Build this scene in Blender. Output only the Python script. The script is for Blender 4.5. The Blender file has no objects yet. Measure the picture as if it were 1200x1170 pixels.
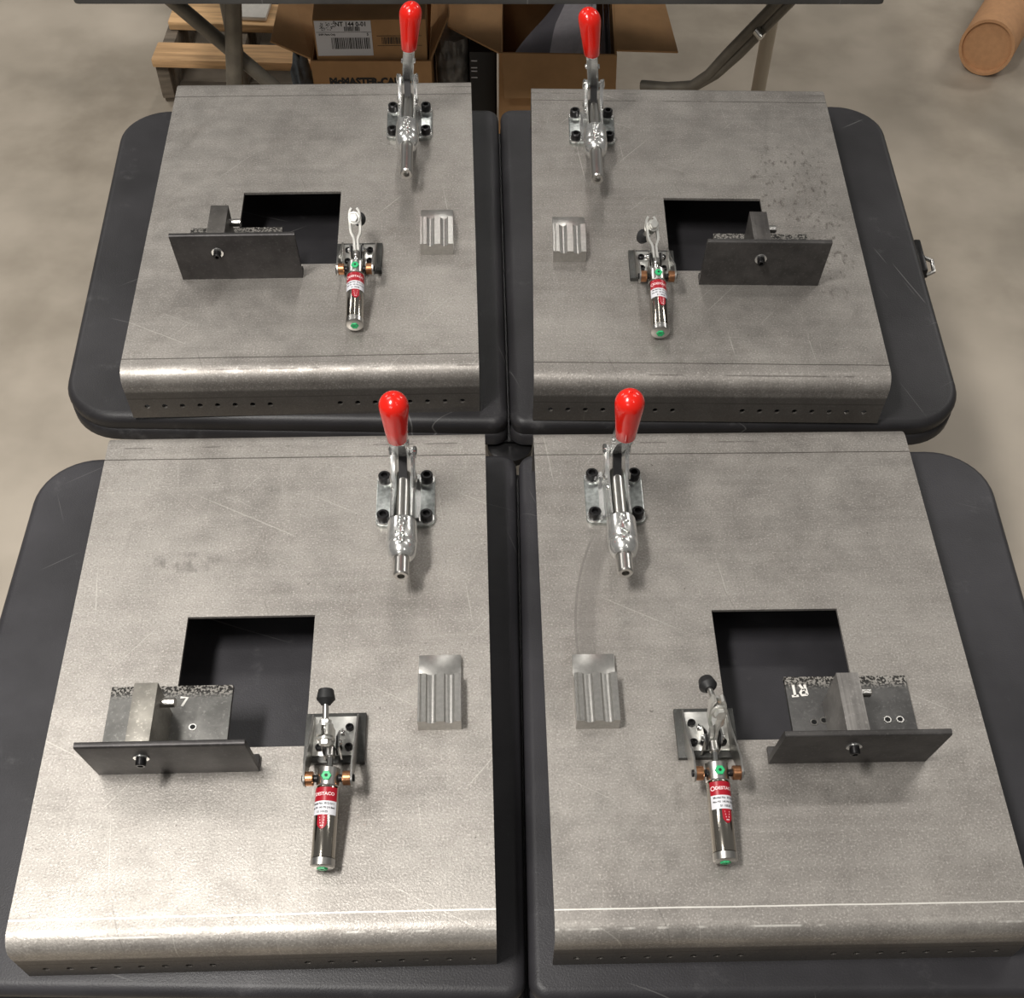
import bpy, bmesh, math, random
from mathutils import Vector, Matrix, noise
random.seed(7)
S = bpy.context.scene
COL = S.collection
PI = math.pi

# ------------------------------------------------------------------ camera
F_PX, PITCH, ROLL, CZ, SHIFT = 1346.44, 1.0220, 0.0171, 1.2250, 239.41
cp, sp = math.cos(PITCH), math.sin(PITCH)
fwd, right, up = Vector((0, cp, -sp)), Vector((1, 0, 0)), Vector((0, sp, cp))
c, s = math.cos(ROLL), math.sin(ROLL)
r2, u2 = c * right + s * up, -s * right + c * up
camd = bpy.data.cameras.new('camera')
cam = bpy.data.objects.new('camera', camd)
COL.objects.link(cam)
m = Matrix((r2, u2, -fwd)).transposed().to_4x4()
m.translation = Vector((0, 0, CZ))
cam.matrix_world = m
camd.sensor_fit = 'HORIZONTAL'
camd.sensor_width = 36.0
camd.lens = F_PX / 1200.0 * 36.0
camd.shift_y = SHIFT / 1200.0
camd.clip_start, camd.clip_end = 0.05, 60
S.camera = cam

# ------------------------------------------------------------------ world, lights, exposure
w = bpy.data.worlds.new('workshop_air')
S.world = w
w.use_nodes = True
w.node_tree.nodes['Background'].inputs[0].default_value = (1.0, 0.97, 0.92, 1)
w.node_tree.nodes['Background'].inputs[1].default_value = 0.15

def area(name, loc, size, power, target, color=(1, 0.968, 0.918)):
    d = bpy.data.lights.new(name, 'AREA')
    d.shape = 'RECTANGLE'
    d.size, d.size_y = size
    d.energy = power
    d.color = color
    o = bpy.data.objects.new(name, d)
    COL.objects.link(o)
    o.location = loc
    o.rotation_euler = (Vector(target) - Vector(loc)).to_track_quat('-Z', 'Y').to_euler()
    return o

area('ceiling_or_fill_light', (-1.00, 0.20, 2.70), (0.30, 0.90), 98, (-0.95, 0.5, 0))
area('ceiling_or_fill_light', (-1.60, 1.90, 2.70), (0.50, 1.20), 18, (-1.3, 1.9, 0))
area('ceiling_or_fill_light', (-1.30, -2.2, 2.50), (1.20, 0.50), 15, (-0.3, 0.8, 0))  # added fill behind the camera, brightens nuts and washers facing it
area('ceiling_or_fill_light', (1.60, 1.90, 2.70), (0.16, 1.20), 8, (1.4, 1.9, 0))  # added narrow strip on the right, for streaks in the chrome
area('ceiling_or_fill_light', (1.30, -0.40, 2.70), (0.16, 1.20), 7, (1.2, -0.2, 0))  # second added strip for chrome highlights
area('ceiling_or_fill_light', (-0.2, 3.40, 2.70), (0.16, 1.20), 5, (-0.2, 3.4, 0))  # third added strip, also only for highlights on bright metal
area('ceiling_or_fill_light', (-0.10, 4.80, 2.70), (0.20, 1.20), 12, (-0.1, 4.6, 0))  # added so the rear blocks and plates have something bright to reflect
area('ceiling_or_fill_light', (3.6, 4.80, 2.70), (0.50, 1.20), 46, (3.2, 4.8, 0))  # added to brighten the floor at the right rear
area('ceiling_or_fill_light', (-3.4, 4.60, 2.70), (0.50, 1.20), 34, (-3.0, 4.6, 0))  # added fill for the left rear floor

S.view_settings.view_transform = 'Standard'
S.view_settings.look = 'None'
S.view_settings.gamma = 1.0
S.view_settings.use_curve_mapping = False
S.view_settings.exposure = 0.0

# ------------------------------------------------------------------ materials
def srgb(r, g, b):
    f = lambda v: (v / 255 / 12.92) if v / 255 <= 0.04045 else ((v / 255 + 0.055) / 1.055) ** 2.4
    return (f(r), f(g), f(b), 1)

class NT:
    def __init__(self, name):
        self.m = bpy.data.materials.new(name)
        self.m.use_nodes = True
        self.t = self.m.node_tree
        self.p = self.t.nodes['Principled BSDF']
    def n(self, typ, **kw):
        nd = self.t.nodes.new(typ)
        for k, v in kw.items():
            if isinstance(k, str) and hasattr(nd, k):
                setattr(nd, k, v)
        return nd
    def l(self, a, b):
        self.t.links.new(a, b)
    def val(self, sock, v):
        if hasattr(v, 'is_output') or isinstance(v, bpy.types.NodeSocket):
            self.l(v, sock)
        else:
            sock.default_value = v
    def coord(self, scale=(1, 1, 1), rot=(0, 0, 0), loc=(0, 0, 0)):
        tc = self.n('ShaderNodeTexCoord')
        src = tc.outputs['Object']
        if any(rot):
            m0 = self.n('ShaderNodeMapping')
            m0.inputs['Rotation'].default_value = rot
            self.l(src, m0.inputs['Vector'])
            src = m0.outputs[0]
        mp = self.n('ShaderNodeMapping')
        mp.inputs['Scale'].default_value = scale
        mp.inputs['Location'].default_value = loc
        self.l(src, mp.inputs['Vector'])
        return mp.outputs[0]
    def noise(self, vec, scale, detail=3, rough=0.55):
        nd = self.n('ShaderNodeTexNoise')
        nd.inputs['Scale'].default_value = scale
        nd.inputs['Detail'].default_value = detail
        nd.inputs['Roughness'].default_value = rough
        self.l(vec, nd.inputs['Vector'])
        return nd.outputs['Fac']
    def ramp(self, fac, a, b, va=0.0, vb=1.0):
        nd = self.n('ShaderNodeMapRange')
        nd.interpolation_type = 'SMOOTHSTEP'
        nd.inputs['From Min'].default_value = a
        nd.inputs['From Max'].default_value = b
        nd.inputs['To Min'].default_value = va
        nd.inputs['To Max'].default_value = vb
        self.l(fac, nd.inputs['Value'])
        return nd.outputs[0]
    def math(self, op, a, b=0.0, c=0.0):
        nd = self.n('ShaderNodeMath')
        nd.operation = op
        self.val(nd.inputs[0], a)
        self.val(nd.inputs[1], b)
        self.val(nd.inputs[2], c)
        return nd.outputs[0]
    def mix(self, fac, a, b):
        nd = self.n('ShaderNodeMix')
        nd.data_type = 'RGBA'
        self.val(nd.inputs[0], fac)
        self.val(nd.inputs[6], a)
        self.val(nd.inputs[7], b)
        return nd.outputs[2]
    def bump(self, h, strength, dist=0.001):
        nd = self.n('ShaderNodeBump')
        nd.inputs['Strength'].default_value = strength
        nd.inputs['Distance'].default_value = dist
        self.l(h, nd.inputs['Height'])
        self.l(nd.outputs[0], self.p.inputs['Normal'])
    def set(self, **kw):
        names = dict(color='Base Color', metal='Metallic', rough='Roughness', spec='Specular IOR Level',
                     coat='Coat Weight', trans='Transmission Weight', alpha='Alpha')
        for k, v in kw.items():
            self.val(self.p.inputs[names[k]], v)
        return self

def simple(name, rgb, metal=0.0, rough=0.5, spec=0.5, var=0.0, vscale=60, bump=0.0, bscale=300, coat=0.0):
    t = NT(name)
    col = srgb(*rgb)
    if var:
        v = t.coord()
        f = t.noise(v, vscale, 4)
        dark = tuple(x * (1 - var) for x in col[:3]) + (1,)
        lite = tuple(min(1, x * (1 + var)) for x in col[:3]) + (1,)
        t.set(color=t.mix(t.ramp(f, 0.3, 0.7), dark, lite))
    else:
        t.set(color=col)
    t.set(metal=metal, rough=rough, spec=spec, coat=coat)
    if bump:
        t.bump(t.noise(t.coord(), bscale, 3), bump)
    return t.m

def plate_material(name, seed, tone=1.0, bright_front=False, spots=False, smudge=None, grain=0.25, arc=False):
    t = NT(name)
    off = (seed * 3.7, seed * 1.9, 0)
    v = t.coord(loc=off)
    base = tuple(x * tone for x in srgb(170, 165, 159)[:3]) + (1,)
    dark = tuple(x * tone for x in srgb(139, 134, 129)[:3]) + (1,)
    lite = tuple(x * tone for x in srgb(192, 187, 181)[:3]) + (1,)
    big = t.ramp(t.noise(v, 6, 6, 0.68), 0.24, 0.68)
    col = t.mix(big, dark, base)
    # rolled streaks along x
    st = t.ramp(t.noise(t.coord((4, 90, 4), loc=off), 1.0, 4, 0.6), 0.35, 0.75)
    col = t.mix(t.math('MULTIPLY', st, 0.20), col, lite)
    st2 = t.ramp(t.noise(t.coord((60, 3, 4), (0, 0, 0.1), off), 1.0, 4, 0.6), 0.55, 0.8)
    col = t.mix(t.math('MULTIPLY', st2, 0.25), col, dark)
    sc_ = t.ramp(t.noise(t.coord((16, 9, 6), (0, 0, 0.5), off), 1.0, 5, 0.7), 0.52, 0.76)
    col = t.mix(t.math('MULTIPLY', sc_, 0.32), col, tuple(x * tone for x in srgb(108, 101, 94)[:3]) + (1,))
    # fine salt and pepper grain of the mill finish
    fine = t.noise(v, 420, 2, 0.6)
    col = t.mix(t.math('MULTIPLY', t.ramp(fine, 0.52, 0.75), 0.55), col, tuple(min(1, x * 1.35) for x in lite[:3]) + (1,))
    col = t.mix(t.math('MULTIPLY', t.ramp(fine, 0.48, 0.25), 0.45), col, tuple(x * 0.6 for x in dark[:3]) + (1,))
    # thin scratches
    for ang, sc, th in ((0.5, (3, 260, 3), 0.735), (-0.9, (5, 300, 5), 0.75), (1.45, (4, 260, 4), 0.74)):
        f = t.noise(t.coord(sc, (0, 0, ang), off), 1.0, 2, 0.4)
        col = t.mix(t.math('MULTIPLY', t.ramp(f, th, th + 0.04), 0.32), col, srgb(222, 218, 210))
    f = t.noise(t.coord((6, 220, 3), (0, 0, 1.25), (9, 2, 0)), 1.0, 2, 0.4)
    col = t.mix(t.math('MULTIPLY', t.ramp(f, 0.74, 0.78), 0.3), col, srgb(80, 76, 72))
    # small dark specks
    f = t.noise(v, 130, 2, 0.5)
    col = t.mix(t.math('MULTIPLY', t.ramp(f, 0.74, 0.8), 0.55), col, srgb(72, 66, 60))
    # press-brake lines beside the bends
    tc = t.n('ShaderNodeTexCoord')
    sep = t.n('ShaderNodeSeparateXYZ')
    t.l(tc.outputs['Object'], sep.inputs[0])
    y, x, z = sep.outputs[1], sep.outputs[0], sep.outputs[2]
    wob = t.noise(t.coord((8, 30, 8), loc=off), 1.0, 3)
    brk = t.ramp(t.noise(t.coord((14, 6, 6), loc=off), 1.0, 3), 0.28, 0.36)
    ay = t.math('ABSOLUTE', y)
    wob_y = t.math('ADD', ay, t.math('MULTIPLY', t.math('SUBTRACT', wob, 0.5), 0.002))
    def line(pos, half, src=wob_y):
        d = t.math('ABSOLUTE', t.math('SUBTRACT', src, pos))
        return t.ramp(d, half, half * 0.35)
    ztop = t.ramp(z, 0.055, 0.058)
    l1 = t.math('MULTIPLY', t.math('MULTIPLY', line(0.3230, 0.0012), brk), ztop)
    l2 = t.math('MULTIPLY', t.math('MULTIPLY', line(0.3440, 0.0014), t.ramp(t.noise(t.coord((20, 6, 6), loc=off), 1, 3), 0.5, 0.58)), ztop)
    side = t.ramp(y, -0.01, 0.01)      # 0 front, 1 rear
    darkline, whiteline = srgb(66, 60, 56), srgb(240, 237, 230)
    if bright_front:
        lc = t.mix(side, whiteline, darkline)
    else:
        lc = darkline
    band = t.math('MULTIPLY', t.ramp(ay, 0.318, 0.325), ztop)
    sm = t.ramp(t.noise(t.coord((22, 60, 10), loc=off), 1.0, 4, 0.65), 0.5, 0.75)
    col = t.mix(t.math('MULTIPLY', t.math('MULTIPLY', band, sm), 0.5), col, dark)
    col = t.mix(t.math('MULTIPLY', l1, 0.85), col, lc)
    col = t.mix(t.math('MULTIPLY', l2, 0.55), col, lc)
    # line across the flange, below the bend
    dz = t.math('ABSOLUTE', t.math('SUBTRACT', z, 0.036))
    col = t.mix(t.math('MULTIPLY', t.math('MULTIPLY', t.ramp(dz, 0.0014, 0.0005), brk), 0.7), col, darkline)
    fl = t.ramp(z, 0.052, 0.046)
    col = t.mix(t.math('MULTIPLY', fl, 0.78), col, srgb(92, 88, 84))   # shade on the upright flanges, painted into the colour
    def blob(cx, cy, rx, ry, soft=0.5):
        dx = t.math('DIVIDE', t.math('SUBTRACT', x, cx), rx)
        dy = t.math('DIVIDE', t.math('SUBTRACT', y, cy), ry)
        d = t.math('ADD', t.math('MULTIPLY', dx, dx), t.math('MULTIPLY', dy, dy))
        return t.ramp(d, 1.0, soft)
    if spots:
        msk = t.math('ADD', blob(0.165, 0.10, 0.085, 0.13, 0.0), blob(0.200, -0.05, 0.050, 0.17, 0.0))
        sp_ = t.ramp(t.noise(t.coord((100, 56, 50)), 1.0, 4, 0.65), 0.53, 0.67)
        col = t.mix(t.math('MULTIPLY', t.math('MULTIPLY', sp_, t.ramp(msk, 0.05, 0.6)), 0.62), col, srgb(78, 70, 64))
    if smudge:
        for (cx, cy, rx, ry, k) in smudge:
            q = t.ramp(t.noise(t.coord((70, 50, 40), loc=off), 1.0, 3), 0.45, 0.65)
            col = t.mix(t.math('MULTIPLY', t.math('MULTIPLY', blob(cx, cy, rx, ry, 0.2), q), k), col, srgb(96, 92, 88))
    if arc:   # swept rub mark left where something was dragged over the sheet
        for (cx, cy, rr, hw, k) in ((-0.05, 0.03, 0.150, 0.014, 0.45), (-0.05, 0.03, 0.163, 0.002, 0.6)):
            dx, dy = t.math('SUBTRACT', x, cx), t.math('MULTIPLY', t.math('SUBTRACT', y, cy), 0.62)
            d = t.math('SQRT', t.math('ADD', t.math('MULTIPLY', dx, dx), t.math('MULTIPLY', dy, dy)))
            ring = t.ramp(t.math('ABSOLUTE', t.math('SUBTRACT', d, rr)), hw, hw * 0.5)
            lim = t.math('MULTIPLY', t.ramp(x, -0.12, -0.15), t.math('MULTIPLY', t.ramp(y, -0.03, 0.0), t.ramp(y, 0.19, 0.165)))
            col = t.mix(t.math('MULTIPLY', t.math('MULTIPLY', ring, lim), k), col, srgb(120, 116, 112))
    t.set(color=col, metal=0.62, spec=0.4)
    t.set(rough=t.ramp(t.noise(v, 30, 3), 0.3, 0.7, 0.40, 0.54))
    t.bump(fine, grain, 0.0006)
    return t.m

def black_plastic(name, seed, tone=(49, 48, 51)):
    t = NT(name)
    off = (seed * 2.3, seed, 0)
    v = t.coord(loc=off)
    base = srgb(*tone)
    col = t.mix(t.ramp(t.noise(v, 6, 4), 0.3, 0.7), tuple(x * 0.75 for x in base[:3]) + (1,), tuple(x * 1.25 for x in base[:3]) + (1,))
    for ang, sc, th in ((0.3, (3, 170, 3), 0.735), (1.2, (4, 200, 4), 0.735), (-0.6, (3, 190, 3), 0.74)):
        f = t.noise(t.coord(sc, (0, 0, ang), off), 1.0, 2, 0.4)
        col = t.mix(t.math('MULTIPLY', t.ramp(f, th, th + 0.035), 0.45), col, srgb(120, 119, 118))
    hz = t.ramp(t.noise(v, 14, 5, 0.7), 0.58, 0.8)
    col = t.mix(t.math('MULTIPLY', hz, 0.42), col, srgb(98, 97, 98))
    t.set(color=col, rough=0.44, spec=0.32)
    t.bump(t.noise(v, 450, 3), 0.35, 0.0008)
    return t.m

M = {}
M['tabletop'] = black_plastic('black_pebbled_plastic', 1)
M['tabletop_b'] = black_plastic('black_scratched_plastic', 5, (44, 43, 45))
M['tabletop_c'] = black_plastic('dark_grey_plastic', 8, (66, 65, 64))
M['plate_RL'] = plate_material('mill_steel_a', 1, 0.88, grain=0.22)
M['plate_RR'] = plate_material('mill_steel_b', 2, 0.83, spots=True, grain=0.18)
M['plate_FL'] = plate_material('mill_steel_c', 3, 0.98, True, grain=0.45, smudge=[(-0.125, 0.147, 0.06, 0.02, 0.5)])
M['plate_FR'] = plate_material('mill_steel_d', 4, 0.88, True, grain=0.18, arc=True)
M['zinc'] = simple('zinc_plating', (212, 212, 210), 0.85, 0.24, var=0.12, vscale=90, bump=0.05, bscale=200)
M['chrome'] = simple('bright_chrome', (222, 222, 220), 1.0, 0.10)
M['bright_base'] = simple('bright_nickel', (214, 213, 208), 0.75, 0.3, var=0.1, vscale=120)
M['base_zinc'] = simple('blotchy_zinc', (182, 186, 184), 1.0, 0.30, var=0.25, vscale=160)
M['stainless'] = simple('polished_tube', (188, 182, 172), 1.0, 0.13)
M['satin'] = simple('satin_steel', (200, 198, 194), 1.0, 0.28)
M['red_grip'] = simple('red_vinyl', (222, 30, 18), 0.0, 0.22, 0.5, coat=0.3)
M['black_oxide'] = simple('black_oxide', (38, 37, 38), 0.6, 0.35, var=0.2)
M['socket'] = simple('socket_dark', (10, 10, 10), 0.3, 0.6)
M['rubber'] = simple('black_rubber', (24, 24, 25), 0.0, 0.55, bump=0.1)
M['bronze'] = simple('bronze_bushing', (186, 134, 98), 1.0, 0.30, var=0.15)
M['green'] = simple('green_plug', (44, 178, 112), 0.0, 0.4)
M['green_dark'] = simple('green_plug_hole', (4, 40, 24), 0.0, 0.6)
M['label_red'] = simple('red_label', (158, 22, 38), 0.0, 0.3)
M['label_white'] = simple('white_label', (212, 212, 217), 0.0, 0.45)
M['print_black'] = simple('black_print', (34, 32, 32), 0.0, 0.6)
M['print_white'] = simple('pale_print', (236, 214, 214), 0.0, 0.5)
M['paint_white'] = simple('white_paint_mark', (225, 222, 216), 0.0, 0.6)
M['alu'] = simple('machined_aluminium', (176, 174, 170), 0.85, 0.30, var=0.08, vscale=200, bump=0.08, bscale=250)
M['cardboard'] = simple('cardboard', (176, 137, 97), 0.0, 0.85, 0.2, var=0.12, vscale=9)
M['cardboard_in'] = simple('cardboard_inside', (140, 106, 76), 0.0, 0.9, 0.15, var=0.12, vscale=9)
M['paper'] = simple('grey_paper', (212, 207, 212), 0.0, 0.7, var=0.05)
M['paper_dark'] = simple('slate_folder', (128, 124, 132), 0.0, 0.6)
M['white_board'] = simple('white_sheet', (212, 208, 200), 0.0, 0.6, var=0.05)
M['tube_steel'] = simple('grey_tube_paint', (112, 106, 96), 0.3, 0.45, var=0.15, vscale=25)
M['grey_plastic'] = simple('grey_film', (112, 110, 107), 0.0, 0.3, var=0.4, vscale=30, bump=0.3, bscale=40)
M['blue_cloth'] = simple('blue_grey_cloth', (96, 104, 112), 0.0, 0.8, var=0.2)
M['black_box'] = simple('black_carton', (30, 28, 26), 0.0, 0.5)
M['kraft'] = simple('kraft_tube', (186, 140, 100), 0.0, 0.8, var=0.06)
M['pale_pipe'] = simple('pale_pipe', (176, 164, 146), 0.0, 0.6)

def steel_dark(name, rgb, scale_edge=False, brushed=False, seed=0):
    t = NT(name)
    v = t.coord(loc=(seed, seed * 2, 0))
    b = srgb(*rgb)
    col = t.mix(t.ramp(t.noise(v, 22, 5, 0.65), 0.3, 0.7), tuple(x * 0.72 for x in b[:3]) + (1,), tuple(x * 1.25 for x in b[:3]) + (1,))
    f = t.noise(v, 260, 3)
    col = t.mix(t.math('MULTIPLY', t.ramp(f, 0.55, 0.75), 0.4), col, tuple(min(1, x * 2.2) for x in b[:3]) + (1,))
    if scale_edge:      # flaky mill scale along the rear of the bar
        tc = t.n('ShaderNodeTexCoord')
        sep = t.n('ShaderNodeSeparateXYZ')
        t.l(tc.outputs['Object'], sep.inputs[0])
        e = t.ramp(sep.outputs[1], 0.090, 0.104)
        q = t.ramp(t.noise(v, 340, 2), 0.47, 0.56)
        col = t.mix(e, col, t.mix(q, srgb(52, 50, 48), srgb(160, 156, 150)))
    if brushed:
        st = t.ramp(t.noise(t.coord((260, 8, 8)), 1.0, 3), 0.35, 0.7)
        col = t.mix(t.math('MULTIPLY', st, 0.5), col, tuple(min(1, x * 1.6) for x in b[:3]) + (1,))
    t.set(color=col, metal=0.6, rough=0.45, spec=0.4)
    t.bump(f, 0.2, 0.0005)
    return t.m
M['dark_steel'] = steel_dark('dark_scale_steel', (62, 60, 60))
M['dark_steel_b'] = steel_dark('grey_scale_steel', (76, 74, 73), seed=3)
M['bar_FL'] = steel_dark('pale_scaly_bar', (122, 121, 118), True, seed=1)
M['bar_FR'] = steel_dark('dark_scaly_bar', (92, 91, 90), True, seed=2)
M['bar_RL'] = steel_dark('mid_scaly_bar', (96, 94, 92), True, seed=4)
M['post_FL'] = steel_dark('sawn_steel_pale', (150, 146, 138), seed=5)
M['post_FR'] = steel_dark('brushed_steel', (128, 125, 122), brushed=True, seed=6)
M['post_RL'] = steel_dark('sawn_steel_dark', (88, 85, 82), seed=7)
M['post_RR'] = steel_dark('brushed_steel_dark', (84, 81, 79), brushed=True, seed=8)
M['pneu_base'] = steel_dark('blackened_plate', (72, 72, 70), seed=9)

def wood(name, rgb, seed):
    t = NT(name)
    v = t.coord((3, 40, 40), loc=(seed, seed, 0))
    b = srgb(*rgb)
    col = t.mix(t.ramp(t.noise(v, 1.0, 5, 0.65), 0.3, 0.7), tuple(x * 0.62 for x in b[:3]) + (1,), tuple(min(1, x * 1.25) for x in b[:3]) + (1,))
    kn = t.ramp(t.noise(t.coord((9, 16, 9), loc=(seed * 2, 0, 0)), 1.0, 2), 0.68, 0.76)
    col = t.mix(t.math('MULTIPLY', kn, 0.7), col, tuple(x * 0.3 for x in b[:3]) + (1,))
    t.set(color=col, rough=0.75, spec=0.25)
    t.bump(t.noise(v, 2.0, 4), 0.3, 0.002)
    return t.m
M['wood'] = wood('pallet_pine', (198, 160, 118), 1)
M['wood_b'] = wood('pallet_pine_pale', (204, 166, 122), 4)
M['wood_grey'] = wood('pallet_weathered', (112, 102, 90), 7)

def concrete():
    t = NT('polished_concrete')
    v = t.coord()
    a = t.ramp(t.noise(v, 1.3, 4, 0.55), 0.35, 0.68)
    b = t.ramp(t.noise(v, 4.2, 4, 0.6), 0.32, 0.72)
    cc = t.ramp(t.noise(t.coord(loc=(5, 3, 0)), 2.4, 3, 0.5), 0.5, 0.75)
    col = t.mix(a, srgb(146, 136, 122), srgb(190, 179, 164))
    col = t.mix(t.math('MULTIPLY', b, 0.4), col, srgb(200, 189, 174))
    col = t.mix(t.math('MULTIPLY', cc, 0.5), col, srgb(120, 113, 101))
    t.set(color=col, rough=0.5, spec=0.35)
    return t.m
M['concrete'] = concrete()

# ------------------------------------------------------------------ mesh helpers
def obj(name, bm, mat, parent=None, smooth=None, loc=None):
    bmesh.ops.recalc_face_normals(bm, faces=bm.faces[:])
    me = bpy.data.meshes.new(name)
    bm.to_mesh(me)
    bm.free()
    me.materials.append(M[mat] if isinstance(mat, str) else mat)
    if smooth is not None:
        for p in me.polygons:
            p.use_smooth = True
        me.set_sharp_from_angle(angle=math.radians(smooth))
    o = bpy.data.objects.new(name, me)
    COL.objects.link(o)
    if parent is not None:
        o.parent = parent
    if loc is not None:
        o.location = loc
    return o

def empty(name, loc, rz=0.0):
    o = bpy.data.objects.new(name, None)
    o.empty_display_size = 0.02
    COL.objects.link(o)
    o.location = loc
    o.rotation_euler = (0, 0, rz)
    return o

def tag(o, label=None, cat=None, group=None, kind=None):
    if label: o['label'] = label
    if cat: o['category'] = cat
    if group: o['group'] = group
    if kind: o['kind'] = kind
    return o

def B(): return bmesh.new()

def box(bm, x0, x1, y0, y1, z0, z1, bev=0.0):
    vs = [bm.verts.new((x, y, z)) for x in (x0, x1) for y in (y0, y1) for z in (z0, z1)]
    fs = [(0, 1, 3, 2), (4, 6, 7, 5), (0, 4, 5, 1), (2, 3, 7, 6), (0, 2, 6, 4), (1, 5, 7, 3)]
    faces = [bm.faces.new([vs[i] for i in f]) for f in fs]
    if bev:
        es = list({e for f in faces for e in f.edges})
        bmesh.ops.bevel(bm, geom=es, offset=bev, segments=2, affect='EDGES', profile=0.5)
    return vs

def prism(bm, pts, axis, a, b):
    """closed polygon pts (2D) extruded from a to b along axis ('x': pts=(y,z); 'z': pts=(x,y); 'y': pts=(x,z))"""
    def P(p, t):
        return (t, p[0], p[1]) if axis == 'x' else ((p[0], t, p[1]) if axis == 'y' else (p[0], p[1], t))
    A = [bm.verts.new(P(p, a)) for p in pts]
    Bv = [bm.verts.new(P(p, b)) for p in pts]
    bm.faces.new(A)
    bm.faces.new(Bv[::-1])
    n = len(pts)
    for i in range(n):
        bm.faces.new([A[i], A[(i + 1) % n], Bv[(i + 1) % n], Bv[i]])

def frame(axis, ref=(1, 0, 0)):
    a = Vector(axis).normalized()
    r = Vector(ref)
    if abs(a.dot(r)) > 0.95:
        r = Vector((0, 0, 1))
    x = (r - a * r.dot(a)).normalized()
    return a, x, a.cross(x)

def lathe(bm, prof, origin, axis, seg=24, ref=(1, 0, 0), squash=1.0):
    """prof = [(s, r)...] along axis; r=0 closes"""
    a, x, y = frame(axis, ref)
    o = Vector(origin)
    rings = []
    for (sv, r) in prof:
        if r <= 1e-6:
            rings.append([bm.verts.new(o + a * sv)])
        else:
            rings.append([bm.verts.new(o + a * sv + x * (r * math.cos(2 * PI * i / seg)) + y * (r * squash * math.sin(2 * PI * i / seg))) for i in range(seg)])
    for A, Bq in zip(rings, rings[1:]):
        if len(A) == 1 and len(Bq) == 1: continue
        for i in range(seg):
            j = (i + 1) % seg
            if len(A) == 1: bm.faces.new([A[0], Bq[j], Bq[i]])
            elif len(Bq) == 1: bm.faces.new([A[i], A[j], Bq[0]])
            else: bm.faces.new([A[i], A[j], Bq[j], Bq[i]])

def cyl(bm, p0, p1, r, seg=20, ch=0.0):
    p0, p1 = Vector(p0), Vector(p1)
    L = (p1 - p0).length
    if ch:
        pr = [(0, 0), (0, r - ch), (ch, r), (L - ch, r), (L, r - ch), (L, 0)]
    else:
        pr = [(0, 0), (0, r), (L, r), (L, 0)]
    lathe(bm, pr, p0, p1 - p0, seg)

def tube(bm, pts, r, seg=12, squash=1.0, ref=(1, 0, 0)):
    pts = [Vector(p) for p in pts]
    rings = []
    for i, p in enumerate(pts):
        t = (pts[min(i + 1, len(pts) - 1)] - pts[max(i - 1, 0)])
        a, x, y = frame(t, ref)
        rings.append([bm.verts.new(p + x * r * math.cos(2 * PI * k / seg) + y * r * squash * math.sin(2 * PI * k / seg)) for k in range(seg)])
    for A, Bq in zip(rings, rings[1:]):
        for i in range(seg):
            j = (i + 1) % seg
            bm.faces.new([A[i], A[j], Bq[j], Bq[i]])
    bm.faces.new(rings[0][::-1])
    bm.faces.new(rings[-1])

def strip(bm, path, wvec, t):
    """flat bar: path points, width vector (full), thickness t"""
    path = [Vector(p) for p in path]
    wv = Vector(wvec)
    rings = []
    for i, p in enumerate(path):
        d = (path[min(i + 1, len(path) - 1)] - path[max(i - 1, 0)]).normalized()
        nrm = d.cross(wv).normalized() * (t / 2)
        rings.append([bm.verts.new(p + q) for q in (wv / 2 + nrm, -wv / 2 + nrm, -wv / 2 - nrm, wv / 2 - nrm)])
    for A, Bq in zip(rings, rings[1:]):
        for i in range(4):
            j = (i + 1) % 4
            bm.faces.new([A[i], A[j], Bq[j], Bq[i]])
    bm.faces.new(rings[0][::-1])
    bm.faces.new(rings[-1])

def round_poly(corners, radii, n=8):
    out = []
    N = len(corners)
    for i, p in enumerate(corners):
        p = Vector(p).to_2d()
        r = radii[i]
        if r <= 0:
            out.append(p); continue
        a = (Vector(corners[i - 1]).to_2d() - p).normalized()
        b = (Vector(corners[(i + 1) % N]).to_2d() - p).normalized()
        half = a.angle(b) / 2
        d = r / math.tan(half)
        cen = p + (a + b).normalized() * (r / math.sin(half))
        s0, s1 = p + a * d - cen, p + b * d - cen
        t0 = math.atan2(s0.y, s0.x)
        dt = (math.atan2(s1.y, s1.x) - t0 + PI) % (2 * PI) - PI
        for k in range(n + 1):
            t = t0 + dt * k / n
            out.append(cen + Vector((math.cos(t), math.sin(t))) * r)
    return out

def inset_poly(pts, d):
    out = []
    N = len(pts)
    area_ = sum(pts[i].x * pts[(i + 1) % N].y - pts[(i + 1) % N].x * pts[i].y for i in range(N))
    sg = 1 if area_ > 0 else -1
    for i in range(N):
        e0 = (pts[i] - pts[i - 1]).normalized()
        e1 = (pts[(i + 1) % N] - pts[i]).normalized()
        n = Vector((-(e0 + e1).y, (e0 + e1).x)).normalized() * sg
        k = max(0.3, n.dot(Vector((-e1.y, e1.x)) * sg))
        out.append(pts[i] + n * (d / k))
    return out

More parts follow.
